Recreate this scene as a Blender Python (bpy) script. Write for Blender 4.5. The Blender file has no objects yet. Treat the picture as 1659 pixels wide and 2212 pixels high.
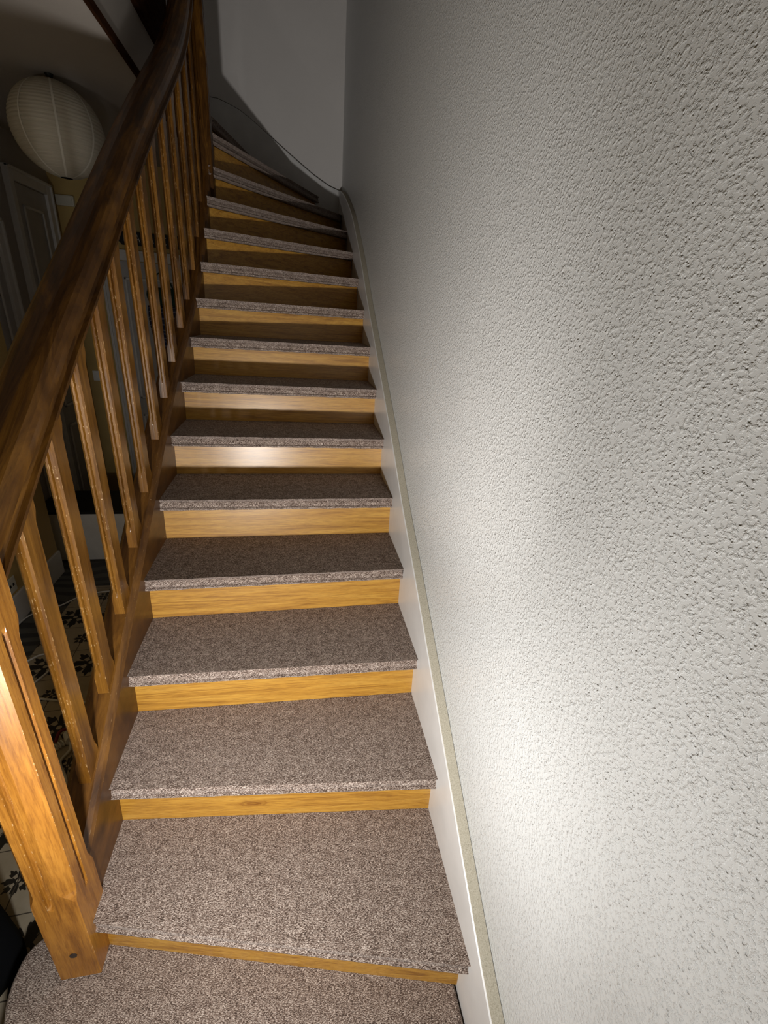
import bpy, bmesh, math, random
from mathutils import Vector, Matrix
random.seed(4)
S = bpy.context.scene
COL = S.collection

# ------------------------------------------------------------------ camera
cam_d = bpy.data.cameras.new('camera')
cam_d.sensor_fit = 'VERTICAL'; cam_d.sensor_height = 24.0; cam_d.lens = 981.0 / 2212.0 * 24.0
cam_d.clip_start = 0.02
cam = bpy.data.objects.new('camera', cam_d); COL.objects.link(cam)
R_ = Vector((0.98157604, -0.17854767, 0.0680383)); U_ = Vector((0.0104663, 0.40579596, 0.91390377)); F_ = Vector((0.19078505, 0.89635393, -0.40018833))
cam.matrix_world = Matrix(((R_.x, U_.x, -F_.x, -0.4053), (R_.y, U_.y, -F_.y, 0.0), (R_.z, U_.z, -F_.z, 1.7938), (0, 0, 0, 1)))
S.camera = cam

# ------------------------------------------------------------------ light and exposure
S.view_settings.view_transform = 'Standard'; S.view_settings.look = 'None'
S.view_settings.exposure = 0.0; S.view_settings.gamma = 1.0
S.view_settings.use_curve_mapping = False
w = bpy.data.worlds.new('world'); S.world = w; w.use_nodes = True
w.node_tree.nodes['Background'].inputs[0].default_value = (1, 0.93, 0.85, 1)
w.node_tree.nodes['Background'].inputs[1].default_value = 0.003


def spot(name, loc, target, power, size, blend, radius, color):
    ld = bpy.data.lights.new(name, 'SPOT'); ld.energy = power; ld.spot_size = math.radians(size)
    ld.spot_blend = blend; ld.shadow_soft_size = radius; ld.color = color
    lo = bpy.data.objects.new(name, ld); COL.objects.link(lo); lo.location = loc
    lo.rotation_euler = (Vector(target) - Vector(loc)).to_track_quat('-Z', 'Y').to_euler()
    return lo


# the hand held torch below the camera: a wide soft flood with a hotter middle
TORCH = Vector((-0.68, 0.13, 0.90))
pd = bpy.data.lights.new('torch_glow', 'POINT'); pd.energy = 12; pd.shadow_soft_size = 0.035; pd.color = (1.0, 0.985, 0.965)
po = bpy.data.objects.new('torch_glow', pd); COL.objects.link(po); po.location = TORCH
spot('torch_flood', TORCH, TORCH + Vector((0.22, 0.85, 0.50)), 38, 150, 1.0, 0.035, (1.0, 0.975, 0.945))
spot('torch_spill', TORCH, TORCH + Vector((0.30, 0.85, -0.30)), 26, 135, 1.0, 0.035, (1.0, 0.985, 0.965))
spot('torch_beam', TORCH, TORCH + Vector((0.24, 0.80, 0.56)), 72, 68, 1.0, 0.035, (1.0, 0.94, 0.89))
# dim light falling into the hall from the room at the left, behind the camera
spot('hall_light', (-1.45, -0.5, 1.15), (-1.95, 4.0, 1.45), 20, 76, 1.0, 0.05, (1.0, 0.95, 0.90))

# ------------------------------------------------------------------ materials


def nodes_of(name):
    m = bpy.data.materials.new(name); m.use_nodes = True
    nt = m.node_tree; b = nt.nodes['Principled BSDF']
    return m, nt, b


def N(nt, kind, **kw):
    n = nt.nodes.new(kind)
    for k, v in kw.items():
        setattr(n, k, v)
    return n


def coords(nt, scale=(1, 1, 1), rot=(0, 0, 0), loc=(0, 0, 0)):
    g = N(nt, 'ShaderNodeNewGeometry'); mp = N(nt, 'ShaderNodeMapping')
    mp.inputs['Scale'].default_value = scale; mp.inputs['Rotation'].default_value = rot
    mp.inputs['Location'].default_value = loc
    nt.links.new(g.outputs['Position'], mp.inputs['Vector'])
    return mp.outputs['Vector']


def noise(nt, vec, scale, detail=4, rough=0.55, dist=0.0):
    n = N(nt, 'ShaderNodeTexNoise'); n.inputs['Scale'].default_value = scale
    n.inputs['Detail'].default_value = detail; n.inputs['Roughness'].default_value = rough
    n.inputs['Distortion'].default_value = dist
    nt.links.new(vec, n.inputs['Vector'])
    return n.outputs['Fac']


def ramp(nt, fac, stops):
    r = N(nt, 'ShaderNodeValToRGB'); e = r.color_ramp.elements
    while len(e) < len(stops):
        e.new(0.5)
    for i, (p, c) in enumerate(stops):
        e[i].position = p; e[i].color = (c[0], c[1], c[2], 1)
    nt.links.new(fac, r.inputs['Fac'])
    return r.outputs['Color']


def bump(nt, b, fac, strength, dist, prev=None):
    n = N(nt, 'ShaderNodeBump'); n.inputs['Strength'].default_value = strength; n.inputs['Distance'].default_value = dist
    nt.links.new(fac, n.inputs['Height'])
    if prev: nt.links.new(prev, n.inputs['Normal'])
    nt.links.new(n.outputs['Normal'], b.inputs['Normal'])
    return n.outputs['Normal']


def math_(nt, op, a, b_=None, c=None):
    n = N(nt, 'ShaderNodeMath', operation=op)
    for i, v in enumerate((a, b_, c)):
        if v is None: continue
        if isinstance(v, (int, float)): n.inputs[i].default_value = v
        else: nt.links.new(v, n.inputs[i])
    return n.outputs[0]


def mix_rgb(nt, mode, fac, a, b_):
    n = N(nt, 'ShaderNodeMix', data_type='RGBA', blend_type=mode)
    if isinstance(fac, (int, float)): n.inputs[0].default_value = fac
    else: nt.links.new(fac, n.inputs[0])
    for i, v in ((6, a), (7, b_)):
        if isinstance(v, tuple): n.inputs[i].default_value = (*v, 1)
        else: nt.links.new(v, n.inputs[i])
    return n.outputs[2]


def plain(name, col, rough=0.6, spec=0.4, metal=0.0):
    m, nt, b = nodes_of(name)
    v = coords(nt); f = noise(nt, v, 9, 5)
    c = ramp(nt, f, [(0.3, tuple(x * 0.93 for x in col)), (0.7, tuple(min(1, x * 1.05) for x in col))])
    nt.links.new(c, b.inputs['Base Color'])
    b.inputs['Roughness'].default_value = rough; b.inputs['Specular IOR Level'].default_value = spec
    b.inputs['Metallic'].default_value = metal
    return m


def wood(name, dark, mid, light, stretch, rough, coat, grain_bump=0.0006, fine=1.0, wear=False, mul=0.6, crough=0.24, spec=0.5, knot=None):
    """varnished wood; stretch = mapping scale, small along the grain"""
    m, nt, b = nodes_of(name)
    v = coords(nt, stretch)
    a = noise(nt, v, 3.0, 8, 0.62, 1.6)
    f = noise(nt, v, 26.0 * fine, 6, 0.7, 0.4)
    c1 = ramp(nt, a, [(0.30, dark), (0.48, mid), (0.68, light)])
    c2 = ramp(nt, f, [(0.34, (0.62, 0.55, 0.5)), (0.55, (1, 1, 1))])
    c = mix_rgb(nt, 'MULTIPLY', mul, c1, c2)
    if wear:
        wv = coords(nt)
        big = noise(nt, wv, 7.0, 3, 0.5)
        cc = ramp(nt, big, [(0.35, (0.72, 0.66, 0.6)), (0.65, (1.05, 1.05, 1.05))])
        c = mix_rgb(nt, 'MULTIPLY', 0.7, c, cc)
        vo = N(nt, 'ShaderNodeTexVoronoi'); vo.inputs['Scale'].default_value = 85
        nt.links.new(wv, vo.inputs['Vector'])
        sel = noise(nt, wv, 30, 3, 0.6)
        t1 = math_(nt, 'LESS_THAN', vo.outputs['Distance'], 0.16)
        t2 = math_(nt, 'GREATER_THAN', sel, 0.66)
        c = mix_rgb(nt, 'MIX', math_(nt, 'MULTIPLY', math_(nt, 'MULTIPLY', t1, t2), 0.6), c, (0.85, 0.62, 0.36))
        # varnish chipped off along the arrises
        bv = N(nt, 'ShaderNodeBevel'); bv.samples = 4; bv.inputs['Radius'].default_value = 0.0028
        ge = N(nt, 'ShaderNodeNewGeometry'); dp = N(nt, 'ShaderNodeVectorMath', operation='DOT_PRODUCT')
        nt.links.new(bv.outputs[0], dp.inputs[0]); nt.links.new(ge.outputs['Normal'], dp.inputs[1])
        edge = math_(nt, 'LESS_THAN', dp.outputs['Value'], 0.93)
        chip = math_(nt, 'GREATER_THAN', noise(nt, wv, 75, 4, 0.7), 0.585)
        c = mix_rgb(nt, 'MIX', math_(nt, 'MULTIPLY', math_(nt, 'MULTIPLY', edge, chip), 0.75), c, (0.80, 0.56, 0.28))
    if knot:
        kp = N(nt, 'ShaderNodeVectorMath', operation='SUBTRACT'); kp.inputs[1].default_value = knot
        gg = N(nt, 'ShaderNodeNewGeometry'); nt.links.new(gg.outputs['Position'], kp.inputs[0])
        ks = N(nt, 'ShaderNodeVectorMath', operation='MULTIPLY'); ks.inputs[1].default_value = (1 / 0.058, 1 / 0.2, 1 / 0.016)
        nt.links.new(kp.outputs[0], ks.inputs[0])
        kl = N(nt, 'ShaderNodeVectorMath', operation='LENGTH'); nt.links.new(ks.outputs[0], kl.inputs[0])
        kd = math_(nt, 'ADD', kl.outputs['Value'], math_(nt, 'MULTIPLY', noise(nt, coords(nt), 60, 2), 0.5))
        rings = math_(nt, 'MULTIPLY', math_(nt, 'ADD', math_(nt, 'SINE', math_(nt, 'MULTIPLY', kd, 16.0)), 1.0), 0.5)
        fade = math_(nt, 'MAXIMUM', 0.0, math_(nt, 'SUBTRACT', 1.25, kd))
        c = mix_rgb(nt, 'MULTIPLY', math_(nt, 'MINIMUM', 0.75, math_(nt, 'MULTIPLY', math_(nt, 'ADD', rings, 0.5), fade)), c, (0.42, 0.26, 0.13))
    nt.links.new(c, b.inputs['Base Color'])
    b.inputs['Roughness'].default_value = rough
    b.inputs['Coat Weight'].default_value = coat; b.inputs['Coat Roughness'].default_value = crough; b.inputs['Specular IOR Level'].default_value = spec
    bump(nt, b, f, 0.5, grain_bump)
    return m


M = {}
KNOT = (-0.54, 0.93, 0.408)      # the knot in the second riser board
M['baluster'] = wood('varnished_pine', (0.090, 0.034, 0.004), (0.185, 0.080, 0.010), (0.28, 0.128, 0.019), (9, 9, 0.7), 0.30, 0.2, 0.0006, wear=True)
M['newel'] = wood('varnished_pine_post', (0.17, 0.060, 0.007), (0.36, 0.150, 0.018), (0.47, 0.215, 0.032), (8, 8, 0.6), 0.38, 0.25, 0.0008, mul=0.9, wear=True)
M['rail'] = wood('dark_varnished_rail', (0.030, 0.011, 0.0012), (0.085, 0.034, 0.0045), (0.20, 0.088, 0.012), (9, 0.8, 1.2), 0.38, 0.0, 0.0004, spec=0.3)
M['stringer'] = wood('dark_varnished_stringer', (0.050, 0.018, 0.0025), (0.115, 0.047, 0.007), (0.20, 0.088, 0.014), (8, 0.9, 1.3), 0.40, 0.1, 0.0006, wear=True)
M['oak'] = wood('oak_riser', (0.34, 0.150, 0.018), (0.56, 0.285, 0.040), (0.66, 0.37, 0.065), (0.55, 5, 14), 0.42, 0.85, 0.0012, 1.2, mul=1.0, crough=0.30, spec=0.3, knot=KNOT)
M['board'] = wood('dark_landing_wood', (0.02, 0.007, 0.003), (0.045, 0.018, 0.008), (0.07, 0.03, 0.012), (8, 0.9, 8), 0.95, 0.0, spec=0.03)


def carpet_mat():
    m, nt, b = nodes_of('flecked_carpet')
    g = N(nt, 'ShaderNodeNewGeometry')
    # loops run in short dashes along the width of the stair
    v = coords(nt, (0.8, 2.5, 2.2))
    n1 = noise(nt, v, 265, 3, 0.65, 0.3)
    n2 = noise(nt, v, 420, 2, 0.6)
    n3 = noise(nt, coords(nt, (1.0, 1.6, 1.6)), 38, 3, 0.6)
    s = math_(nt, 'ADD', math_(nt, 'MULTIPLY', n1, 0.62), math_(nt, 'MULTIPLY', n2, 0.30))
    s = math_(nt, 'ADD', s, math_(nt, 'MULTIPLY', n3, 0.10))
    c = ramp(nt, s, [(0.425, (0.052, 0.032, 0.023)), (0.48, (0.17, 0.113, 0.086)), (0.53, (0.41, 0.308, 0.252)), (0.59, (0.88, 0.76, 0.67))])
    nt.links.new(c, b.inputs['Base Color'])
    b.inputs['Roughness'].default_value = 0.95; b.inputs['Specular IOR Level'].default_value = 0.1
    b.inputs['Sheen Weight'].default_value = 0.15
    bump(nt, b, s, 0.9, 0.006)
    return m


M['carpet'] = carpet_mat()


def pebbled(name, col, scale, strength, dist, rough=0.55, pits=True):
    m, nt, b = nodes_of(name)
    v = coords(nt)
    n0 = noise(nt, v, 5, 3)
    c = ramp(nt, n0, [(0.3, tuple(x * 0.97 for x in col)), (0.7, col)])
    nt.links.new(c, b.inputs['Base Color'])
    n1 = noise(nt, v, scale, 3, 0.55)
    lump = N(nt, 'ShaderNodeMapRange'); lump.inputs['From Min'].default_value = 0.42; lump.inputs['From Max'].default_value = 0.72
    lump.interpolation_type = 'SMOOTHSTEP'
    nt.links.new(n1, lump.inputs['Value'])
    h = lump.outputs[0]
    if pits:
        vo = N(nt, 'ShaderNodeTexVoronoi'); vo.inputs['Scale'].default_value = scale * 0.85
        nt.links.new(v, vo.inputs['Vector'])
        pit = N(nt, 'ShaderNodeMapRange'); pit.inputs['From Min'].default_value = 0.05; pit.inputs['From Max'].default_value = 0.30
        pit.inputs['To Min'].default_value = -1.2; pit.inputs['To Max'].default_value = 0.0; pit.interpolation_type = 'SMOOTHSTEP'
        nt.links.new(vo.outputs['Distance'], pit.inputs['Value'])
        sel = noise(nt, v, scale * 0.5, 1)
        on = math_(nt, 'GREATER_THAN', sel, 0.5)
        h = math_(nt, 'ADD', h, math_(nt, 'MULTIPLY', pit.outputs[0], on))
    n2 = noise(nt, v, scale * 3.2, 2)
    h = math_(nt, 'ADD', h, math_(nt, 'MULTIPLY', n2, 0.10))
    b.inputs['Roughness'].default_value = rough; b.inputs['Specular IOR Level'].default_value = 0.5
    bump(nt, b, h, strength, dist)
    return m


M['wall'] = pebbled('pebbled_white_paint', (0.70, 0.715, 0.71), 165, 1.0, 0.0012, 0.34)
M['wall_smooth'] = pebbled('smooth_white_paint', (0.78, 0.755, 0.73), 90, 0.25, 0.0015, 0.6, False)
M['ceiling'] = pebbled('grey_white_ceiling', (0.44, 0.40, 0.36), 60, 0.2, 0.0012, 0.7, False)
M['yellow'] = plain('ochre_wall_paint', (0.58, 0.42, 0.16), 0.65)
M['skirt'] = plain('white_gloss_paint', (0.76, 0.755, 0.74), 0.33, 0.5)
M['white'] = plain('white_cabinet_paint', (0.85, 0.86, 0.84), 0.45)
M['door'] = plain('grey_white_door_paint', (0.50, 0.49, 0.49), 0.38, 0.5)
M['plastic'] = plain('cream_plastic', (0.72, 0.70, 0.60), 0.35, 0.5)
M['black'] = plain('black_cloth', (0.008, 0.009, 0.011), 0.9, 0.15)
M['black_board'] = plain('black_painted_board', (0.006, 0.006, 0.006), 0.5)
M['cable'] = plain('white_cable_rubber', (0.74, 0.73, 0.70), 0.35, 0.5)
M['red'] = plain('dark_red_rubber', (0.20, 0.02, 0.02), 0.4)
M['metal'] = plain('dark_socket_metal', (0.05, 0.05, 0.05), 0.4, 0.5, 0.6)
M['knot'] = plain('dark_plug_and_gap_shade', (0.035, 0.025, 0.02), 0.5)


def speckled_edge():
    m, nt, b = nodes_of('raw_beige_board_edge')
    v = coords(nt)
    f = noise(nt, v, 330, 5, 0.75)
    c = ramp(nt, f, [(0.30, (0.30, 0.27, 0.20)), (0.48, (0.52, 0.475, 0.37)), (0.7, (0.64, 0.60, 0.50))])
    nt.links.new(c, b.inputs['Base Color']); b.inputs['Roughness'].default_value = 0.8
    bump(nt, b, f, 0.6, 0.002)
    return m


M['edge'] = speckled_edge()


def tile_mat():
    m, nt, b = nodes_of('patterned_cement_tiles')
    T = 0.21
    v = coords(nt, (1 / T, 1 / T, 1), (0, 0, math.radians(-3)), (0.0, 0.1, 0))
    sep = N(nt, 'ShaderNodeSeparateXYZ'); nt.links.new(v, sep.inputs[0])
    x, y = sep.outputs[0], sep.outputs[1]
    fx = math_(nt, 'SUBTRACT', math_(nt, 'FRACT', x), 0.5); fy = math_(nt, 'SUBTRACT', math_(nt, 'FRACT', y), 0.5)
    row = math_(nt, 'FLOORED_MODULO', math_(nt, 'FLOOR', y), 2.0)

    def flower(fx, fy, size):
        r = math_(nt, 'SQRT', math_(nt, 'ADD', math_(nt, 'MULTIPLY', fx, fx), math_(nt, 'MULTIPLY', fy, fy)))
        th = math_(nt, 'ARCTAN2', fy, fx)
        pet = math_(nt, 'ABSOLUTE', math_(nt, 'COSINE', math_(nt, 'MULTIPLY', th, 4.0)))
        frill = math_(nt, 'MULTIPLY', math_(nt, 'COSINE', math_(nt, 'MULTIPLY', th, 24.0)), 0.035)
        lim = math_(nt, 'MULTIPLY', math_(nt, 'ADD', math_(nt, 'ADD', math_(nt, 'MULTIPLY', pet, 0.20), 0.20), frill), size)
        out = math_(nt, 'LESS_THAN', r, lim)
        # light almond eyes inside the flower
        eye = math_(nt, 'COSINE', math_(nt, 'ADD', math_(nt, 'MULTIPLY', th, 4.0), math.pi))
        e1 = math_(nt, 'GREATER_THAN', eye, 0.35)
        e2 = math_(nt, 'MULTIPLY', math_(nt, 'GREATER_THAN', r, 0.10 * size), math_(nt, 'LESS_THAN', r, 0.21 * size))
        core = math_(nt, 'LESS_THAN', r, 0.05 * size)
        hole = math_(nt, 'MAXIMUM', math_(nt, 'MULTIPLY', e1, e2), core)
        return math_(nt, 'MULTIPLY', out, math_(nt, 'SUBTRACT', 1.0, hole))
    big = math_(nt, 'MULTIPLY', flower(fx, fy, 1.1), math_(nt, 'SUBTRACT', 1.0, row))
    fx2 = math_(nt, 'SUBTRACT', math_(nt, 'FRACT', math_(nt, 'ADD', x, 0.5)), 0.5)
    small = math_(nt, 'MULTIPLY', flower(fx2, fy, 0.55), row)
    patt = math_(nt, 'MAXIMUM', big, small)
    # scrolled dark border tiles along the walls
    g = N(nt, 'ShaderNodeNewGeometry'); sp = N(nt, 'ShaderNodeSeparateXYZ'); nt.links.new(g.outputs['Position'], sp.inputs[0])
    bord = math_(nt, 'MAXIMUM', math_(nt, 'LESS_THAN', sp.outputs[0], -1.80), math_(nt, 'GREATER_THAN', sp.outputs[1], 2.86))
    wv = N(nt, 'ShaderNodeTexWave', wave_type='RINGS'); wv.inputs['Scale'].default_value = 0.7; wv.inputs['Distortion'].default_value = 9.0; wv.inputs['Detail Scale'].default_value = 0.6
    nt.links.new(v, wv.inputs['Vector'])
    scroll = math_(nt, 'GREATER_THAN', wv.outputs['Fac'], 0.55)
    n = noise(nt, coords(nt), 18, 4)
    base = ramp(nt, n, [(0.3, (0.40, 0.34, 0.24)), (0.7, (0.50, 0.43, 0.32))])
    c = mix_rgb(nt, 'MIX', patt, base, (0.018, 0.016, 0.015))
    bc = mix_rgb(nt, 'MIX', scroll, (0.10, 0.10, 0.09), (0.04, 0.04, 0.04))
    c = mix_rgb(nt, 'MIX', bord, c, bc)
    gx = math_(nt, 'GREATER_THAN', math_(nt, 'ABSOLUTE', fx), 0.492); gy = math_(nt, 'GREATER_THAN', math_(nt, 'ABSOLUTE', fy), 0.492)
    c = mix_rgb(nt, 'MIX', math_(nt, 'MAXIMUM', gx, gy), c, (0.08, 0.065, 0.05))
    nt.links.new(c, b.inputs['Base Color']); b.inputs['Roughness'].default_value = 0.45
    return m


M['tiles'] = tile_mat()


def paper_mat():
    m, nt, b = nodes_of('ribbed_rice_paper')
    v = coords(nt, (1, 1, 1)); f = noise(nt, coords(nt, (2, 2, 60)), 6, 4)
    c = ramp(nt, f, [(0.3, (0.42, 0.385, 0.31)), (0.7, (0.52, 0.48, 0.39))])
    nt.links.new(c, b.inputs['Base Color']); b.inputs['Roughness'].default_value = 0.8
    b.inputs['Subsurface Weight'].default_value = 0.1
    bump(nt, b, f, 0.4, 0.002)
    return m


M['paper'] = paper_mat()
M['seam'] = plain('pasted_paper_seam', (0.66, 0.63, 0.55), 0.7)


def fabric_mat():
    m, nt, b = nodes_of('blue_printed_bag')
    wv = N(nt, 'ShaderNodeTexWave', wave_type='BANDS', bands_direction='Z'); wv.inputs['Scale'].default_value = 4.2
    wv.inputs['Distortion'].default_value = 7; wv.inputs['Detail'].default_value = 1
    nt.links.new(coords(nt), wv.inputs['Vector'])
    c = ramp(nt, wv.outputs['Fac'], [(0.3, (0.02, 0.03, 0.09)), (0.5, (0.12, 0.16, 0.36)), (0.6, (0.50, 0.50, 0.56)), (0.8, (0.04, 0.06, 0.12))])
    nt.links.new(c, b.inputs['Base Color']); b.inputs['Roughness'].default_value = 0.7
    return m


M['bag'] = fabric_mat()
M['green'] = plain('dark_green_cloth', (0.02, 0.07, 0.055), 0.8)

# ------------------------------------------------------------------ object helpers


def link(name, bm, mat, parent=None, smooth=False):
    bmesh.ops.recalc_face_normals(bm, faces=bm.faces[:])
    o0 = Vector(parent_world(parent)) if parent else Vector((0, 0, 0))
    if parent:
        for v in bm.verts: v.co -= o0
    me = bpy.data.meshes.new(name); bm.to_mesh(me); bm.free()
    me.materials.append(M[mat])
    if smooth:
        for p in me.polygons: p.use_smooth = True
    o = bpy.data.objects.new(name, me); COL.objects.link(o)
    if parent: o.parent = parent
    return o


def parent_world(p):
    v = Vector(p.location)
    while p.parent:
        p = p.parent; v += Vector(p.location)
    return v


def tag(o, label=None, cat=None, group=None, kind=None):
    if label: o['label'] = label
    if cat: o['category'] = cat
    if group: o['group'] = group
    if kind: o['kind'] = kind
    return o


def empty(name, loc, label, cat, group=None):
    o = bpy.data.objects.new(name, None); COL.objects.link(o); o.location = loc
    o.empty_display_size = 0.05
    return tag(o, label, cat, group)


def box(bm, x0, x1, y0, y1, z0, z1):
    v = [bm.verts.new((x, y, z)) for x in (x0, x1) for y in (y0, y1) for z in (z0, z1)]
    for f in ((0, 1, 3, 2), (4, 6, 7, 5), (0, 4, 5, 1), (2, 3, 7, 6), (0, 2, 6, 4), (1, 5, 7, 3)):
        bm.faces.new([v[i] for i in f])


def bevel(bm, w_, seg=2):
    bmesh.ops.bevel(bm, geom=bm.edges[:], offset=w_, segments=seg, profile=0.6, affect='EDGES')


def boxm(*a, bev=0.0):
    bm = bmesh.new(); box(bm, *a)
    if bev: bevel(bm, bev)
    return bm


def loft(sections, closed=True, caps=True):
    """sections: list of equally long lists of points"""
    bm = bmesh.new()
    rings = [[bm.verts.new(p) for p in s] for s in sections]
    n = len(rings[0])
    for a, b_ in zip(rings, rings[1:]):
        for i in range(n if closed else n - 1):
            j = (i + 1) % n
            bm.faces.new((a[i], a[j], b_[j], b_[i]))
    if caps:
        bm.faces.new(rings[0]); bm.faces.new(rings[-1][::-1])
    return bm


def prism(poly, axis, a, b_):
    def P(u, v, t):
        return {'x': (t, u, v), 'y': (u, t, v), 'z': (u, v, t)}[axis]
    return loft([[P(u, v, a) for u, v in poly], [P(u, v, b_) for u, v in poly]])


def interp(tab, y):
    if y <= tab[0][0]:
        (a, b_), (c, d) = tab[0], tab[1]
    elif y >= tab[-1][0]:
        (a, b_), (c, d) = tab[-2], tab[-1]
    else:
        for (a, b_), (c, d) in zip(tab, tab[1:]):
            if a <= y <= c: break
    return b_ + (d - b_) * (y - a) / (c - a)


def smooth_interp(tab, y, r=0.12):
    return sum(interp(tab, y + r * k / 3) for k in range(-3, 4)) / 7


def tube(pts, rad, seg=8):
    P = [Vector(p) for p in pts]; secs = []
    for i, p in enumerate(P):
        t = (P[min(i + 1, len(P) - 1)] - P[max(i - 1, 0)]).normalized()
        a = t.orthogonal().normalized() if i == 0 else (a - t * a.dot(t)).normalized()
        b_ = t.cross(a)
        secs.append([p + (a * math.cos(k * 2 * math.pi / seg) + b_ * math.sin(k * 2 * math.pi / seg)) * rad for k in range(seg)])
    return loft(secs)


def spline(pts, n=8):
    P = [Vector(p) for p in pts]; P = [P[0] * 2 - P[1]] + P + [P[-1] * 2 - P[-2]]
    out = []
    for i in range(1, len(P) - 2):
        for k in range(n):
            t = k / n
            out.append(0.5 * ((2 * P[i]) + (P[i + 1] - P[i - 1]) * t + (2 * P[i - 1] - 5 * P[i] + 4 * P[i + 1] - P[i + 2]) * t * t + (3 * P[i] - P[i - 1] - 3 * P[i + 1] + P[i + 2]) * t ** 3))
    out.append(P[-2])
    return out


def merge(bm, other):
    me = bpy.data.meshes.new('tmp'); other.to_mesh(me); other.free(); bm.from_mesh(me); bpy.data.meshes.remove(me)


# ------------------------------------------------------------------ the setting
H = 0.18
XW = 0.032          # face of the right wall
YB = 4.90           # face of the back wall of the stairwell
tag(link('floor', boxm(-2.3, XW, -1.9, YB, -0.1, 0.0), 'tiles'), kind='structure')
tag(link('wall_right', boxm(XW, XW + 0.15, -1.9, YB + 0.15, 0.0, 5.4), 'wall'), kind='structure')
tag(link('wall_back', boxm(-2.3, XW, YB, YB + 0.15, 0.0, 5.4), 'wall_smooth'), kind='structure')
tag(link('wall_front', boxm(-2.3, XW + 0.15, -2.05, -1.9, 0.0, 5.4), 'wall_smooth'), kind='structure')
tag(link('wall_left', boxm(-2.35, -2.2, -1.9, YB + 0.15, 0.0, 5.4), 'ceiling'), kind='structure')
tag(link('wall_left_near', boxm(-2.2, -2.0, -1.9, 3.06, 0.0, 2.7), 'yellow'), kind='structure')
tag(link('wall_hall_back', boxm(-2.2, -1.0, 4.5, 4.6, 0.0, 2.7), 'yellow'), kind='structure')
tag(link('ceiling_hall', boxm(-2.2, -1.09, -1.9, YB, 2.70, 3.04), 'ceiling'), kind='structure')
tag(link('ceiling', boxm(-2.35, XW + 0.15, -2.05, YB + 0.15, 5.4, 5.5), 'ceiling'), kind='structure')
bm = bmesh.new(); box(bm, -2.0, -1.985, 0.9, 3.06, 0.0, 0.17); bevel(bm, 0.004)
tag(link('baseboard_left', bm, 'skirt'), kind='structure')
tag(link('trim_ceiling', boxm(-1.094, -1.080, -1.9, YB, 2.690, 2.726, bev=0.004), 'board'), kind='structure')
tag(link('trim_landing_and_shade', boxm(-1.125, -1.068, -1.9, 3.52, 2.965, 3.34, bev=0.008), 'board'), kind='structure')  # trim below; the heightened upper part stands in for the unlit opening

# doors ---------------------------------------------------------------


def door(name, axis, c, a0, a1, top, casing, leafmat='door', sign=1):
    """panelled door in a wall at axis=c, spanning a0..a1, casing outside"""
    root = bpy.data.objects.new(name, None); COL.objects.link(root); root['kind'] = 'structure'
    if axis == 'x': root.location = (c, (a0 + a1) / 2, 0)
    else: root.location = ((a0 + a1) / 2, c, 0)

    def bx(b_, d0, d1, u0, u1, z0, z1):
        d0, d1 = sorted((c + sign * d0, c + sign * d1))
        if axis == 'x': box(b_, d0, d1, u0, u1, z0, z1)
        else: box(b_, u0, u1, d0, d1, z0, z1)
    f = bmesh.new()
    bx(f, 0.0, 0.028, a0 - casing, a0, 0.0, top + casing); bx(f, 0.0, 0.028, a1, a1 + casing, 0.0, top + casing)
    bx(f, 0.0, 0.028, a0, a1, top, top + casing)
    bevel(f, 0.005)
    g = bmesh.new()
    bx(g, 0.02, 0.040, a0 - casing, a0 - casing + 0.018, 0.0, top + casing); bx(g, 0.02, 0.040, a1 + casing - 0.018, a1 + casing, 0.0, top + casing)
    bx(g, 0.02, 0.040, a0 - casing, a1 + casing, top + casing - 0.018, top + casing)
    bevel(g, 0.004); merge(f, g)
    link('door_frame', f, 'skirt', root)
    lf = bmesh.new(); bx(lf, 0.0, 0.008, a0, a1, 0.006, top - 0.004)
    link('door_leaf', lf, leafmat, root)
    m = 0.085
    for z0, z1 in ((0.16, 0.80), (0.94, top - 0.12)):
        p = bmesh.new()
        bx(p, 0.008, 0.020, a0 + m, a0 + m + 0.02, z0, z1); bx(p, 0.008, 0.020, a1 - m - 0.02, a1 - m, z0, z1)
        bx(p, 0.008, 0.020, a0 + m, a1 - m, z0, z0 + 0.02); bx(p, 0.008, 0.020, a0 + m, a1 - m, z1 - 0.02, z1)
        bevel(p, 0.005, 1)
        link('panel_moulding', p, 'skirt', root)
    return root


door('door_1', 'x', -2.2, 3.93, 4.38, 2.42, 0.075)
door('door_2', 'y', 4.5, -1.85, -1.12, 2.04, 0.075, sign=-1)
door('door_3', 'x', -2.2, 3.20, 3.60, 2.10, 0.07)

# ------------------------------------------------------------------ staircase
stair = empty('staircase', (-0.45, 0.5, 0), 'winding wooden staircase with carpeted treads and a slatted balustrade along the white wall', 'staircase')

NOSE_R = {2: .502, 3: .857, 4: 1.164, 5: 1.462, 6: 1.742, 7: 2.02, 8: 2.295, 9: 2.565, 10: 2.86, 11: 3.19, 12: 3.56, 13: 3.99, 14: 4.485}
NOSE_L = {2: .728, 3: .947, 4: 1.185, 5: 1.446, 6: 1.73, 7: 2.005, 8: 2.285, 9: 2.535, 10: 2.735, 11: 2.915, 12: 3.085, 13: 3.25, 14: 3.40}
XIN = [(2.3, -0.92), (2.9, -0.893), (3.2, -0.886), (3.5, -0.886)]


def xin(y):
    return -0.92 if y < 2.3 else interp(XIN, y)


def nosing(n):
    if n in NOSE_R:
        return Vector((xin(NOSE_L[n]), NOSE_L[n])), Vector((0.0, NOSE_R[n]))
    if n == 15: return Vector((-0.868, 3.486)), Vector((-0.169, 4.875))
    if n == 16: return Vector((-0.985, 3.53)), Vector((-0.679, 4.875))
    if n == 17: return Vector((-1.09, 3.53)), Vector((-1.09, 4.875))


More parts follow.
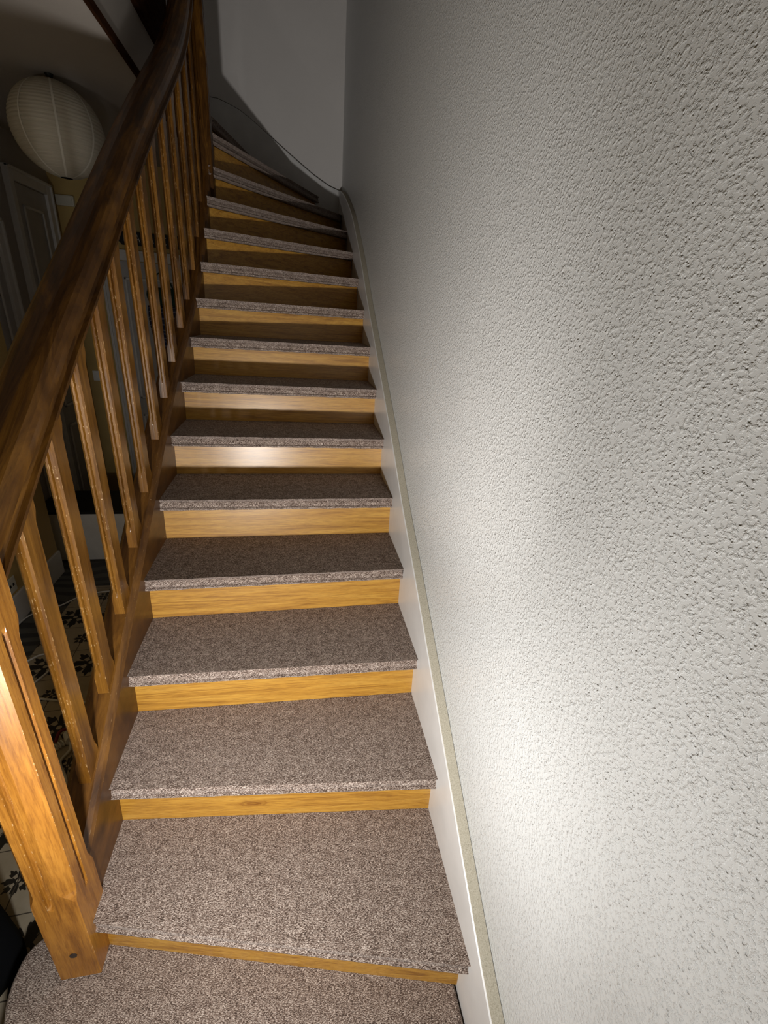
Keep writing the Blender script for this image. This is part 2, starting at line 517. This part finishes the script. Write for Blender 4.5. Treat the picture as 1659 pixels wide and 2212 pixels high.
def riser_line(n):       # the riser that carries tread n
    a, b_ = nosing(n)
    d = (b_ - a).normalized(); nrm = Vector((-d.y, d.x))
    off = 0.033
    if n <= 14:
        s = off / max(0.35, nrm.y)
        a2 = a + Vector((0, s)); b2 = b_ + Vector((0, s)); a2.x = xin(a2.y)
        return a2, b2
    return a + nrm * off, b_ + nrm * off - d * 0.0


def tread(n, z, front, back, extra=(), t=0.047):
    """carpeted tread: slab + carpet wrapped over the nosing"""
    L, Rr = front; Lb, Rb = back
    L = L + Vector((-0.003, 0))
    dl = (Lb - L).normalized(); dr = ((extra[0] if extra else Rb) - Rr).normalized()
    # keep depth measured square to the nosing
    e = (Rr - L).normalized(); nn = Vector((-e.y, e.x))
    kl = 1 / max(0.3, dl.dot(nn)); kr = 1 / max(0.3, dr.dot(nn))
    r = 0.025; prof = [(0.055, 0.0)]
    for k in range(7):
        a = math.pi / 2 * (1 - k / 6)
        prof.append((r - r * math.cos(math.pi / 2 - a), -r + r * math.sin(a)))
    r2 = 0.009
    for k in range(4):
        a = math.pi / 2 * k / 3
        prof.append((r2 - r2 * math.cos(a), -t + r2 - r2 * math.sin(a)))
    prof += [(0.031, -t), (0.031, -t + 0.006), (0.010, -t + 0.006), (0.008, -t + 0.010), (0.008, -0.022), (0.020, -0.008), (0.055, -0.008)]
    secs = []
    NS = 24
    for i in range(NS + 1):
        f = i / NS
        s = []
        for d, h in prof:
            w_ = 0.0006 * math.sin(f * 37 + n) if h > -0.02 else 0.0010 * math.sin(f * 61 + n * 2)
            p = (L + dl * d * kl) * (1 - f) + (Rr + dr * d * kr) * f
            s.append((p.x, p.y, z + h + w_ * (1 if d < 0.05 else 0)))
        secs.append(s)
    cb = loft(secs)
    poly = [L + dl * 0.055 * kl, Rr + dr * 0.055 * kr] + list(extra) + [Rb, Lb]
    merge(cb, prism([tuple(p) for p in poly], 'z', z - 0.008, z))
    tr = bmesh.new()
    poly2 = [L + dl * 0.021 * kl, Rr + dr * 0.021 * kr] + list(extra) + [Rb, Lb]
    merge(tr, prism([tuple(p) for p in poly2], 'z', z - t + 0.0065, z - 0.0085))
    to = link('tread', tr, 'stringer', stair)
    co = link('carpet', cb, 'carpet', to, smooth=True)
    ms = co.modifiers.new('edges', 'EDGE_SPLIT'); ms.split_angle = math.radians(48)
    return to


# bottom step: wide curtail step with a rounded left end
outer = [(-0.004, 0.55), (-0.905, 0.83), (-1.02, 0.84), (-1.109, 0.79), (-1.125, 0.728), (-1.118, 0.672), (-1.105, 0.635), (-1.085, 0.55), (-1.05, 0.47), (-0.98, 0.39), (-0.88, 0.33), (-0.7, 0.27), (-0.4, 0.22), (-0.004, 0.185)]
outer = outer[:1] + [(p.x, p.y) for p in spline([(x, y, 0) for x, y in outer[1:]], 4)]
bm = bmesh.new()
merge(bm, prism(outer, 'z', H - 0.045, H))
tr = link('tread', prism([(x * 0.985 - 0.008, y * 0.97 + 0.015) for x, y in outer], 'z', H - 0.06, H - 0.0455), 'stringer', stair)
co = link('carpet', bm, 'carpet', tr)
md = co.modifiers.new('round', 'BEVEL'); md.width = 0.012; md.segments = 3; md.limit_method = 'ANGLE'
inner = [(x * 0.96 - 0.015, y * 0.93 + 0.035) for x, y in outer]
link('riser', prism(inner, 'z', 0.0, H - 0.061), 'oak', stair)

for n in range(2, 17):
    z = n * H
    fr = nosing(n)
    if n == 13: bk = (riser_line(14)[0], riser_line(14)[1]); ex = ()
    elif n == 14:
        bk = (riser_line(15)[0], Vector((-0.20, 4.875))); ex = (Vector((0.0, 4.875)),)
    elif n == 15:
        bk = (riser_line(16)[0], Vector((-0.712, 4.875))); ex = ()
    elif n == 16:
        bk = (Vector((-1.09, 3.56)), Vector((-1.09, 4.875))); ex = ()
    else:
        bk = riser_line(n + 1); ex = ()
    tread(n, z, fr, bk, ex)
for n in range(2, 18):
    a, b_ = riser_line(n) if n < 17 else nosing(17)
    if n in (15,): b_ = Vector((-0.20, 4.872))
    if n in (16,): b_ = Vector((-0.712, 4.872))
    d = (b_ - a).normalized(); nn = Vector((-d.y, d.x)) * 0.016
    z0 = (n - 1) * H; z1 = n * H - 0.0475
    poly = [a, b_, b_ + nn, a + nn]
    lean = nn.normalized() * 0.009      # boards lean back a little towards the nosing
    link('riser', loft([[(p.x, p.y, z0 + 0.0005) for p in poly], [(p.x + lean.x, p.y + lean.y, z1) for p in poly]]), 'oak', stair)

# left (open side) closed stringer
ST = [(0.79, 0.515), (1.45, 0.955), (2.05, 1.356), (2.32, 1.520), (2.55, 1.662), (2.76, 1.805), (2.95, 1.955), (3.13, 2.125), (3.30, 2.325), (3.43, 2.52)]


def st_top(y):
    return smooth_interp(ST, y, 0.09)


secs = []
ys = [0.796 + (3.415 - 0.796) * i / 60 for i in range(61)]
for y in ys:
    zt = st_top(y); zb = max(0.01, zt - (0.34 if y < 2.6 else 0.34 + (y - 2.6) * 0.2)); xi = xin(y)
    secs.append([(xi, y, zb), (xi, y, zt - 0.020), (xi - 0.006, y, zt - 0.009), (xi - 0.018, y, zt), (xi - 0.074, y, zt), (xi - 0.086, y, zt - 0.012), (xi - 0.086, y, zb)])
link('stringer', loft(secs), 'stringer', stair)
# plastered spandrel under the open stringer
poly = [(0.80, 0.002)] + [(y, max(0.02, st_top(y) - 0.342 - max(0, y - 2.6) * 0.2)) for y in (1.1, 1.6, 2.1, 2.6, 3.0, 3.3, 3.41)] + [(3.5, 2.2), (4.49, 2.2), (4.49, 0.002)]
tag(link('wall_under_stairs', prism(poly, 'x', -0.995, -0.945), 'yellow'), kind='structure')

# painted wall stringer with a raw edge on top
SK = [(0.185, .30), (.40, .393), (.65, .545), (.83, .658), (1.1, .825), (1.3, .950), (1.6, 1.125), (1.82, 1.275), (2.13, 1.462), (2.48, 1.670), (2.82, 1.872), (3.06, 2.035), (3.36, 2.210), (3.7, 2.395), (4.0, 2.515), (4.3, 2.62), (4.6, 2.71), (4.9, 2.772)]
SK2 = [(a, smooth_interp(SK, a, 0.1)) for a in [0.2 + 4.675 * i / 70 for i in range(71)]]
secs = []; caps = []
for y, zt in SK2:
    zb = max(0.01, zt - 0.34 - 0.5 * max(0, y - 3.0) * 0.6)
    secs.append([(0.0, y, zb), (0.0, y, zt - 0.004), (0.004, y, zt - 0.0005), (0.0315, y, zt - 0.0005), (0.0315, y, zb)])
    caps.append([(0.003, y, zt), (0.004, y, zt + 0.0015), (0.0305, y, zt + 0.0025), (0.0315, y, zt)])
ws = link('wall_stringer', loft(secs), 'skirt', stair); tag(ws, 'white painted board along the wall')
link('board_edge', loft(caps), 'edge', ws)
# skirting on the back wall, following the winders
BK = [(-1.12, 3.285), (-1.043, 3.287), (-0.99, 3.285), (-0.913, 3.264), (-0.828, 3.235), (-0.74, 3.188), (-0.564, 3.075), (-0.381, 2.957), (-0.228, 2.863), (-0.092, 2.795), (-0.026, 2.775), (0.016, 2.765), (0.031, 2.766)]
secs = []; caps = []
for x, z in BK:
    zb = 2.30 + max(0, (-x - 0.1)) * 0.5
    secs.append([(x, 4.876, zb), (x, 4.876, z - 0.004), (x, 4.879, z), (x, 4.8995, z), (x, 4.8995, zb)])
    caps.append([(x, 4.878, z + 0.0003), (x, 4.880, z + 0.004), (x, 4.8995, z + 0.005), (x, 4.8995, z + 0.0003)])
bs = link('wall_stringer', loft(secs), 'skirt', stair); tag(bs, 'white painted board along the back wall')
link('board_edge', loft(caps), 'knot', bs)  # dark strip painted in place of the shadow gap above the board


# newel posts -----------------------------------------------------------
def post_section(x0, x1, y0, y1, z, cf, cb, g, gd):
    """cf: chamfer (dx, dy) of the corner by the stairs in front; cb: plain chamfer; g half width of flute, gd depth"""
    xm = (x0 + x1) / 2 - 0.008; ym = (y0 + y1) / 2
    P = [(x0 + cb, y0)]
    for k in range(7):
        a = math.pi * k / 6
        P.append((xm - g * math.cos(a), y0 + gd * math.sin(a)))
    P += [(x1 - cf[0], y0), (x1, y0 + cf[1])]
    for k in range(7):
        a = math.pi * k / 6
        P.append((x1 - gd * math.sin(a), ym - g * math.cos(a)))
    P += [(x1, y1 - cb), (x1 - cb, y1), (x0 + cb, y1), (x0, y1 - cb), (x0, y0 + cb)]
    return [(x, y, z) for x, y in P]


def smooth01(t):
    t = max(0, min(1, t)); return t * t * (3 - 2 * t)


def newel(x0, x1, y0, y1, z0, z1, s0, s1, name='newel_post', cf=(0.030, 0.014), mat='newel'):
    zs = [z0, z0 + 0.004] + [s0 - 0.03 + 0.012 * i for i in range(12)]
    zs += [s0 + 0.11 + (s1 - s0 - 0.2) * i / 10 for i in range(1, 11)] + [s1 - 0.08 + 0.012 * i for i in range(10)] + [z1 - 0.005, z1]
    zs = sorted(set(zs))
    secs = []
    for z in zs:
        t = min(smooth01((z - s0) / 0.045), smooth01((s1 - z) / 0.045))
        t2 = min(smooth01((z - s0 + 0.02) / 0.02), smooth01((s1 - z) / 0.02))
        e = 0.003 if z in (zs[0], zs[-1]) else 0.0
        secs.append(post_section(x0 + e, x1 - e, y0 + e, y1 - e, z, (0.002 + cf[0] * t, 0.002 + cf[1] * t), 0.002 + 0.012 * t, 0.0070, 0.0001 + 0.0105 * t2))
    return link(name, loft(secs), mat, stair)


nw = newel(-1.006, -0.911, 0.70, 0.797, 0.1805, 1.385, 0.50, 1.24)
# counterbored plug near the foot of the post
bm = bmesh.new()
bmesh.ops.create_cone(bm, cap_ends=True, segments=20, radius1=0.0085, radius2=0.0085, depth=0.003, matrix=Matrix.Translation((-0.957, 0.6995, 0.288)) @ Matrix.Rotation(math.pi / 2, 4, 'X'))
link('plug', bm, 'knot', nw)
newel(-0.955, -0.866, 3.415, 3.50, 2.10, 4.0, 2.75, 3.8, cf=(0.010, 0.010), mat='rail')
newel(-1.13, -1.065, 3.521, 3.59, 3.045, 4.2, 3.3, 4.0, cf=(0.010, 0.010), mat='rail')

# handrail ----------------------------------------------------------------
RL = [(0.79, 1.302), (0.919, 1.398), (1.037, 1.484), (1.216, 1.615), (1.379, 1.726), (1.613, 1.888), (1.997, 2.160), (2.435, 2.456), (2.791, 2.705), (2.95, 2.83), (3.081, 2.945), (3.20, 3.07), (3.30, 3.20), (3.42, 3.38)]


def rail_bottom(y):
    return smooth_interp(RL, y, 0.09)


def rail_dx(y):
    return 0.0 if y < 2.3 else (xin(y) + 0.92) * 0.75


prof = []           # x from the stair side edge (0) outwards (negative), height over rail bottom
prof += [(-0.010, 0.000), (0.001, 0.002), (0.004, 0.006), (0.003, 0.013), (-0.006, 0.017), (-0.012, 0.024), (-0.010, 0.031), (-0.001, 0.038)]
for k in range(0, 11):
    a = math.pi * k / 10
    prof.append((-0.042 + 0.047 * math.cos(a), 0.066 + 0.038 * math.sin(a) ** 0.8))
prof += [(-0.086, 0.040), (-0.078, 0.034), (-0.073, 0.028), (-0.076, 0.022), (-0.083, 0.018), (-0.084, 0.008), (-0.082, 0.002), (-0.074, 0.000)]
secs = []
ys = [0.797 + (3.414 - 0.797) * i / 70 for i in range(71)]
for y in ys:
    sl = (rail_bottom(y + 0.02) - rail_bottom(y - 0.02)) / 0.04
    k = math.hypot(1, sl)
    secs.append([(-0.915 + rail_dx(y) + px, y, rail_bottom(y) + ph * k) for px, ph in prof])
link('handrail', loft(secs), 'rail', stair, smooth=False)
hr = stair.children[-1]
for p in hr.data.polygons: p.use_smooth = True
md = hr.modifiers.new('edges', 'EDGE_SPLIT'); md.split_angle = math.radians(38)


# balusters ------------------------------------------------------------------
def baluster(y0, xr):
    y1 = y0 + 0.066; x1 = xr; x0 = xr - 0.030
    zt_ = rail_bottom(y0) + 0.012; zb = st_top(y0) - 0.03
    s0 = st_top(y0) + 0.055; s1 = rail_bottom(y0) - 0.03
    zs = [zb, s0 - 0.012] + [s0 - 0.006 + 0.006 * i for i in range(9)]
    zs += [s0 + 0.05 + (s1 - s0 - 0.1) * i / 6 for i in range(1, 6)]
    zs += [s1 - 0.045 + 0.006 * i for i in range(9)] + [rail_bottom(y1) + 0.012]
    secs = []
    jx = random.uniform(-0.0012, 0.0012)
    for z in zs:
        t = min(smooth01((z - s0) / 0.035), smooth01((s1 - z) / 0.035))
        c = 0.0008 + 0.0080 * t; g = 0.0001 + 0.0060 * t; cbk = 0.0008 + 0.010 * t; cr = 0.0008 + 0.0035 * t
        xm = (x0 + x1) / 2 + 0.0015
        P = [(x0, y0 + c * 1.3), (x0 + c, y0), (xm - 0.0028, y0), (xm, y0 + g), (xm + 0.0028, y0), (x1 - cr, y0), (x1, y0 + cr), (x1, y1 - cbk), (x1 - cbk * 0.5, y1), (x0 + cbk * 0.5, y1), (x0, y1 - cbk)]
        secs.append([(x + jx, y, z) for x, y in P])
    link('baluster', loft(secs), 'baluster', stair)


for y0, xr in [(0.925, -0.942), (1.113, -0.942), (1.312, -0.942), (1.510, -0.942), (1.703, -0.942), (1.918, -0.942), (2.118, -0.942), (2.325, -0.942),
               (2.545, -0.938), (2.735, -0.932), (2.925, -0.928), (3.115, -0.924), (3.285, -0.920)]:
    baluster(y0, xr)

# ------------------------------------------------------------------ hall things
# paper lantern
LC = Vector((-1.505, 2.98, 2.488)); LR = 0.196
lan = empty('paper_lantern', LC, 'round white ribbed paper lantern hanging below the hall ceiling', 'lantern')
secs = []; nr = 140
for i in range(nr + 1):
    a = 0.13 + (math.pi - 0.26) * i / nr
    r = LR * (1 - 0.012 * abs(math.sin(i * math.pi / 4))) * math.sin(a)
    z = LC.z + LR * 0.97 * math.cos(a)
    secs.append([(LC.x + r * math.cos(t * 2 * math.pi / 64), LC.y + r * math.sin(t * 2 * math.pi / 64), z) for t in range(64)])
link('shade', loft(secs, caps=False), 'paper', lan, smooth=True)
for k in range(8):
    th = k * math.pi / 4 + 0.35
    bmS = bmesh.new(); rows = []
    for i in range(41):
        a = 0.14 + (math.pi - 0.28) * i / 40
        row = []
        for dth in (-0.022, 0.022):
            r = (LR + 0.0006) * math.sin(a)
            row.append(bmS.verts.new((LC.x + r * math.cos(th + dth / max(0.3, math.sin(a))), LC.y + r * math.sin(th + dth / max(0.3, math.sin(a))), LC.z + (LR + 0.0006) * 0.97 * math.cos(a))))
        rows.append(row)
    for a_, b_ in zip(rows, rows[1:]): bmS.faces.new((a_[0], a_[1], b_[1], b_[0]))
    link('seam', bmS, 'seam', lan, smooth=True)
bm = tube([(LC.x + 0.03 * math.cos(t * math.pi / 12), LC.y + 0.03 * math.sin(t * math.pi / 12), LC.z + LR * 0.965) for t in range(25)], 0.0016, 6)
link('wire_ring', bm, 'black_board', lan)
link('cord', tube([(LC.x, LC.y, 2.698), (LC.x + 0.002, LC.y, 2.66), (LC.x, LC.y, LC.z + 0.10)], 0.003, 8), 'black_board', lan)
bm = bmesh.new(); bmesh.ops.create_cone(bm, cap_ends=True, segments=24, radius1=0.012, radius2=0.018, depth=0.014, matrix=Matrix.Translation((LC.x, LC.y, 2.6925)))
link('ceiling_rose', bm, 'black_board', lan)

# small box high on the yellow wall
jb = empty('junction_box', (-2.098, 4.5, 2.41), 'small cream plastic box high on the yellow wall below the lantern', 'electrical box')
link('casing', boxm(-2.160, -2.036, 4.468, 4.4995, 2.375, 2.445, bev=0.006), 'plastic', jb)
link('cover', boxm(-2.150, -2.046, 4.462, 4.4675, 2.384, 2.437, bev=0.002), 'plastic', jb)
# light switch
sw = empty('light_switch', (-2.09, 4.5, 1.12), 'white light switch on the yellow wall between the two door frames', 'switch')
link('plate', boxm(-2.130, -2.050, 4.490, 4.4995, 1.08, 1.165, bev=0.003), 'white', sw)
link('rocker', boxm(-2.110, -2.070, 4.485, 4.4895, 1.10, 1.145, bev=0.002), 'white', sw)
# power outlet above the baseboard of the near left wall
ol = empty('power_outlet', (-2.0, 2.52, 0.235), 'cream wall socket just above the white baseboard, left behind the newel post', 'socket')
link('plate', boxm(-1.9995, -1.991, 2.475, 2.56, 0.19, 0.28, bev=0.003), 'plastic', ol)
for yy in (2.503, 2.533):
    link('pin_hole', boxm(-1.9905, -1.9895, yy - 0.007, yy + 0.007, 0.228, 0.244), 'black_board', ol)

# low white cabinet
cb = empty('low_cabinet', (-1.66, 3.4, 0), 'low white cabinet with its top blackened to stand for shade standing at the far end of the hall', 'cabinet')
link('body', boxm(-2.17, -1.15, 3.222, 3.60, 0.0, 0.372, bev=0.004), 'white', cb)
link('front_panel', boxm(-2.165, -1.155, 3.203, 3.2215, 0.01, 0.37, bev=0.003), 'white', cb)
link('top_board_shade', boxm(-2.175, -1.145, 3.198, 3.605, 0.3725, 0.392, bev=0.003), 'black_board', cb)  # black colour stands in for the shadowed floor behind the cabinet
bg = bmesh.new()
bmesh.ops.create_uvsphere(bg, u_segments=24, v_segments=14, radius=1.0)
for v in bg.verts:
    p = v.co.copy(); q = 1 + 0.13 * math.sin(3.1 * p.x + 1) * math.cos(4.2 * p.y) + 0.06 * math.sin(9 * p.x + 5 * p.z)
    v.co = Vector((-1.47 + 0.11 * p.x * q, 3.38 + 0.10 * p.y * q, 0.3945 + max(0.0, 0.055 + 0.06 * p.z * q)))
tag(link('folded_bag', bg, 'black', smooth=True), 'small black cloth bundle lying on the low white cabinet', 'cloth')

# black pointed sign over the hall door, with pale marks
sg = empty('wall_sign', (-1.53, 4.46, 2.2), 'long black pointed sign with pale letters above the hall door frame', 'sign')
link('board', prism([(-1.775, 2.195), (-1.735, 2.243), (-1.27, 2.243), (-1.27, 2.150), (-1.735, 2.150)], 'y', 4.455, 4.468), 'black_board', sg)
for gx, kind in ((-1.700, 0), (-1.612, 1), (-1.512, 1), (-1.415, 2), (-1.330, 1)):
    pts = {0: [(-.012, .05), (-.012, -.02), None, (.012, .05), (.012, -.02), None, (-.012, .016), (.012, .016)],
           1: [(-.016, -.022), (-.002, .03), (.014, -.022), None, (-.009, -.004), (.008, -.004)],
           2: [(.013, .024), (-.008, .022), (-.014, .0), (-.006, -.022), (.013, -.020)]}[kind]
    seg = []; bmg = bmesh.new()
    pts = [(-.012, .026), (-.012, -.022), None, (.012, .026), (.012, -.022), None, (-.012, .002), (.012, .002)] if kind == 0 else pts
    for p in pts + [None]:
        if p is None:
            if len(seg) > 1: merge(bmg, tube(seg, 0.0035, 6))
            seg = []
        else: seg.append((gx + p[0], 4.4535, 2.197 + p[1]))
    link('letter', bmg, 'white', sg)

# bag hanging on the hall door
hb = empty('hanging_bag', (-1.46, 4.44, 1.6), 'blue and white printed bag with dark green top hanging on the hall door', 'bag')


def cushion(x0, x1, z0, z1, y, dep, seed):
    bm = bmesh.new(); rows = []
    for i in range(17):
        row = []
        for j in range(17):
            u, v = i / 16, j / 16
            e = (math.sin(math.pi * u) * math.sin(math.pi * v)) ** 0.45
            wob = 0.012 * math.sin(9 * u + seed) * math.sin(7 * v)
            row.append((x0 + (x1 - x0) * u + 0.01 * math.sin(5 * v + seed), y - dep * e - wob * e, z0 + (z1 - z0) * v))
        rows.append(row)
    fr = [[bm.verts.new(p) for p in r] for r in rows]
    bkv = [[bm.verts.new((p[0], y + 0.004, p[2])) for p in r] for r in rows]
    for i in range(16):
        for j in range(16):
            bm.faces.new((fr[i][j], fr[i + 1][j], fr[i + 1][j + 1], fr[i][j + 1]))
            bm.faces.new((bkv[i][j], bkv[i][j + 1], bkv[i + 1][j + 1], bkv[i + 1][j]))
    for k in range(16):
        for a_, b_ in (((0, k), (0, k + 1)), ((16, k), (16, k + 1)), ((k, 0), (k + 1, 0)), ((k, 16), (k + 1, 16))):
            bm.faces.new((fr[a_[0]][a_[1]], fr[b_[0]][b_[1]], bkv[b_[0]][b_[1]], bkv[a_[0]][a_[1]]))
    return bm


link('pouch', cushion(-1.60, -1.36, 1.36, 1.72, 4.472, 0.06, 1), 'bag', hb, smooth=True)
link('flap', cushion(-1.595, -1.365, 1.722, 1.86, 4.472, 0.05, 2), 'green', hb, smooth=True)
link('strap', tube(spline([(-1.57, 4.466, 1.85), (-1.52, 4.462, 1.94), (-1.475, 4.462, 1.97), (-1.43, 4.462, 1.94), (-1.39, 4.466, 1.85)], 5), 0.005, 6), 'green', hb)

# cables on the tiles
cab = spline([(-1.986, 2.40, .006), (-1.975, 2.53, .006), (-1.90, 2.62, .006), (-1.836, 2.643, .006), (-1.76, 2.73, .006), (-1.60, 2.78, .006), (-1.40, 2.70, .006), (-1.2, 2.55, .006)], 8)
tag(link('floor_cable', tube(cab, 0.0045, 8), 'cable'), 'thin white cord curving over the dark border tiles by the white baseboard', 'cord')
cab = spline([(-1.90, 2.05, .006), (-1.793, 2.142, .006), (-1.736, 2.19, .006), (-1.65, 2.15, .006), (-1.655, 2.05, .006), (-1.69, 1.95, .006), (-1.66, 1.88, .006), (-1.607, 1.868, .006), (-1.491, 1.841, .006), (-1.373, 1.821, .006), (-1.2, 1.85, .006)], 8)
tag(link('floor_cable', tube(cab, 0.005, 8), 'cable'), 'white cord looped across the middle of the patterned tiles', 'cord')
pl = empty('plug_cable', (-1.38, 1.58, 0), 'white plug with its cord and red tie lying on the tiles behind the first balusters', 'plug')
link('cord', tube(spline([(-1.372, 1.60, .018), (-1.355, 1.555, .012), (-1.372, 1.504, .006), (-1.33, 1.44, .006), (-1.292, 1.381, .006), (-1.22, 1.30, .006), (-1.12, 1.24, .006)], 8), 0.0055, 8), 'cable', pl)
bm = bmesh.new()
bmesh.ops.create_cone(bm, cap_ends=True, segments=16, radius1=0.017, radius2=0.023, depth=0.05, matrix=Matrix.Translation((-1.378, 1.612, 0.024)) @ Matrix.Rotation(math.radians(40), 4, 'Z') @ Matrix.Rotation(math.pi / 2, 4, 'X'))
link('plug_body', bm, 'cable', pl)
bm = bmesh.new()
for k in range(4):
    d = Vector((-0.62, -0.78, 0)) * (0.012 * k) + Vector((-1.397, 1.588, 0.018))
    merge(bm, tube([d + Vector((0.013 * math.cos(t * math.pi / 6) * 0.78, -0.013 * math.cos(t * math.pi / 6) * 0.62, 0.013 * math.sin(t * math.pi / 6))) for t in range(13)], 0.003, 6))
link('coil', bm, 'cable', pl)
link('tie', tube(spline([(-1.43, 1.60, .01), (-1.425, 1.635, .03), (-1.40, 1.65, .03), (-1.37, 1.65, .015), (-1.39, 1.63, .01)], 6), 0.007, 8), 'red', pl)

# black bag leaning beside the bottom step
bg = bmesh.new(); rings = []
for i in range(15):
    t = i / 14; z = 0.002 + 0.52 * t; ring = []
    for k in range(28):
        a = 2 * math.pi * k / 28
        r = (1 - 0.16 * t) * (1 + 0.05 * math.sin(5 * a + 4 * t) + 0.03 * math.sin(9 * a - 6 * t))
        if i == 14: r *= 0.75
        ring.append((-1.46 + 0.26 * r * math.cos(a) + 0.02 * t, 0.80 + 0.22 * r * math.sin(a), z - (0.02 if i == 14 else 0)))
    rings.append(ring)
bb = empty('black_bag', (-1.46, 0.80, 0), 'soft black cloth bag standing on the floor left of the newel post', 'bag')
link('body', loft(rings), 'black', bb, smooth=True)
for sx in (-0.07, 0.07):
    link('handle', tube(spline([(-1.56, 0.80 + sx, .50), (-1.52, 0.80 + sx, .57), (-1.44, 0.80 + sx, .59), (-1.36, 0.80 + sx, .57), (-1.33, 0.80 + sx, .50)], 5), 0.008, 8), 'black', bb)
